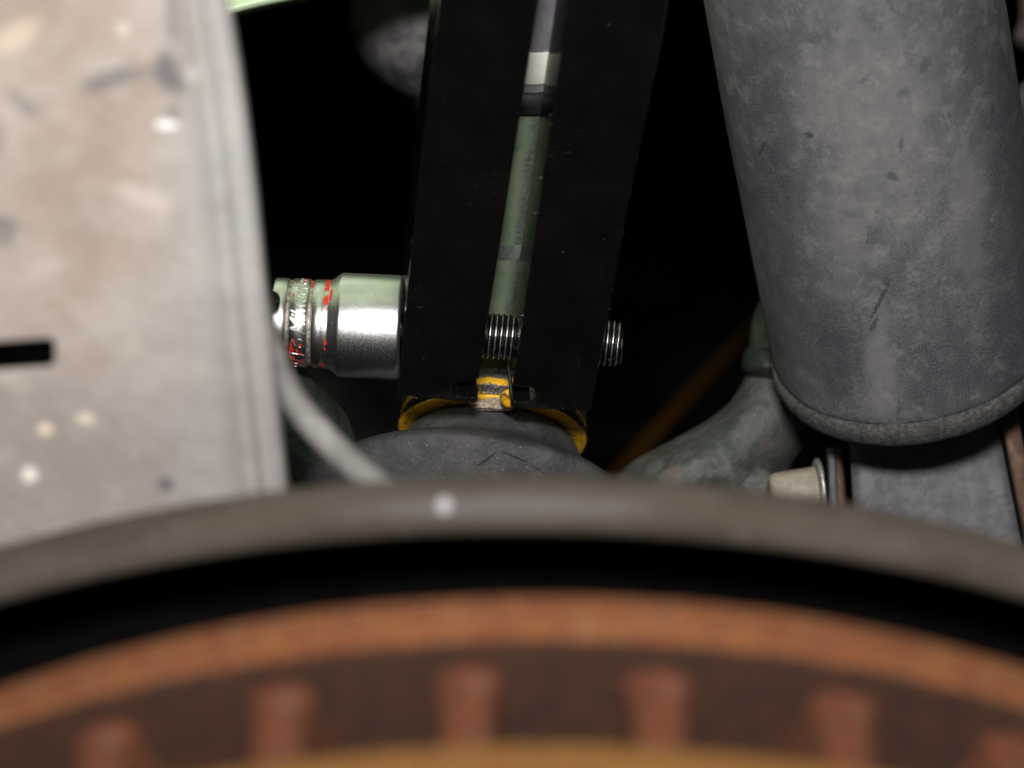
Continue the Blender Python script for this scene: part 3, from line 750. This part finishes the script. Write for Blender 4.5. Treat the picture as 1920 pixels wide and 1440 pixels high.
# ------------------------------------------------------------------ dust shield: grey brown flange behind the rotor
SR = .184
sa = P(970, 886, .330)
scn = sa - Vector((0, 0, SR))
ds = thing('dust_shield', scn, 'grey brown curved shield rim arching across behind the rusty rotor', 'dust shield')
def arc_ring(c, prof, a0, a1, n, uvs=True):
    """prof (radius, y offset) swept about the axle, angle 0 = up"""
    pts, uv = [], []; s = 0; last = None
    for r, y in prof:
        if last: s += math.hypot(r - last[0], y - last[1])
        last = (r, y)
        for i in range(n + 1):
            a = R_(a0 + (a1 - a0) * i / n)
            pts.append(c + Vector((math.sin(a) * r, y, math.cos(a) * r))); uv.append((a * SR * 100, s * 100))
    return grid(pts, n + 1, len(prof), uv)
obj('flange', arc_ring(scn, [(SR - .003, .001), (SR - .0008, .0003), (SR, -.001), (SR + .0001, -.0030), (SR - .0003, -.0046), (SR - .0012, -.0060), (SR - .0026, -.0068), (SR - .0038, -.0068), (SR - .0048, -.0062), (SR - .0052, -.005), (SR - .0052, -.0005)], -100, 100, 160), FLANGE, ds)
obj('back_plate', arc_ring(scn, [(SR - .004, .0025), (SR - .06, .008), (.07, .008)], -100, 100, 100), BLACK, ds, solid=.001)

# ------------------------------------------------------------------ brake rotor
RR = .137
ra = P(1018, 1108, .290)
rc = ra - Vector((0, 0, RR))
ro = thing('brake_rotor', rc, 'rusty orange vented brake disc across the bottom with a row of vanes', 'brake disc')
T1, G = .0076, .0138
def full_ring(prof, n=180):
    pts = []
    for r, y in prof:
        for i in range(n):
            a = 2 * math.pi * i / n
            k = 1 + .0012 * mnoise.noise(Vector((a * 22, y * 500, r * 60)))
            pts.append(rc + Vector((math.sin(a) * r * k, y, math.cos(a) * r * k)))
    fs = grid(pts, n, len(prof), None, close_u=True)[1]
    m = (len(prof) - 1) * n
    fs += [(i, (i + 1) % n, m + (i + 1) % n, m + i)[::-1] for i in range(n)]
    return pts, fs
def disc(y0, y1):
    return [(.085, y0), (RR - .0012, y0), (RR - .0003, y0 - .0006), (RR, y0 - .0015), (RR, y1 + .0015), (RR - .0003, y1 + .0006), (RR - .0012, y1), (.085, y1)]
o = obj('inner_disc', full_ring(disc(0, -T1)), RUST_RIM, ro, sharp=50)
o.data.materials.append(RUST_DARK)
for p in o.data.polygons:                       # friction and inner faces carry dark brown scale
    if abs(p.normal.y) > .8: p.material_index = 1
o = obj('outer_disc', full_ring(disc(-T1 - G, -2 * T1 - G)), RUST_NEAR, ro, sharp=50)
obj('hub_hat', full_ring([(.084, -T1), (.086, -T1), (.086, -T1 - G - T1 - .02), (.03, -T1 - G - T1 - .02), (.03, -T1 - G - T1 - .016), (.082, -T1 - G - T1 - .016)], 96), RUST_DARK, ro, sharp=40)
obj('web_floor', full_ring([(.100, -T1 - .0002), (.102, -T1 - .0002), (.102, -T1 - G + .0002), (.100, -T1 - G + .0002)], 120), RUST_DARK, ro, sharp=40)
# one vane, then copies round the disc
vt, vo, vi = .0058, RR - .0040, .100
prof = []
vs = []
for y in (-T1 + .0002, -T1 - .002, -T1 - G / 2, -T1 - G + .002, -T1 - G - .0002):
    fl = .0003 if y in (-T1 + .0002, -T1 - G - .0002) else 0
    w = vt / 2 * (1.16 + .30 * (y + T1) / G)
    for x, z in ((-w - fl, vi), (-w - fl, vo - .0015), (-w + .0012 - fl, vo), (w - .0012 + fl, vo), (w + fl, vo - .0015), (w + fl, vi)):
        vs.append(rc + Vector((x, y, z)))
g = grid(vs, 6, 5, None, close_u=True)
v0 = obj('vane', (g[0], g[1]), RUST_VANE, ro, smooth=False, bevel=.0008)
STEP = 360 / 40
for k in range(40):
    o = v0 if k == 0 else v0.copy()
    if k: COL.objects.link(o); o.parent = ro
    o.rotation_euler = (0, R_(-3.55 + STEP * k), 0)
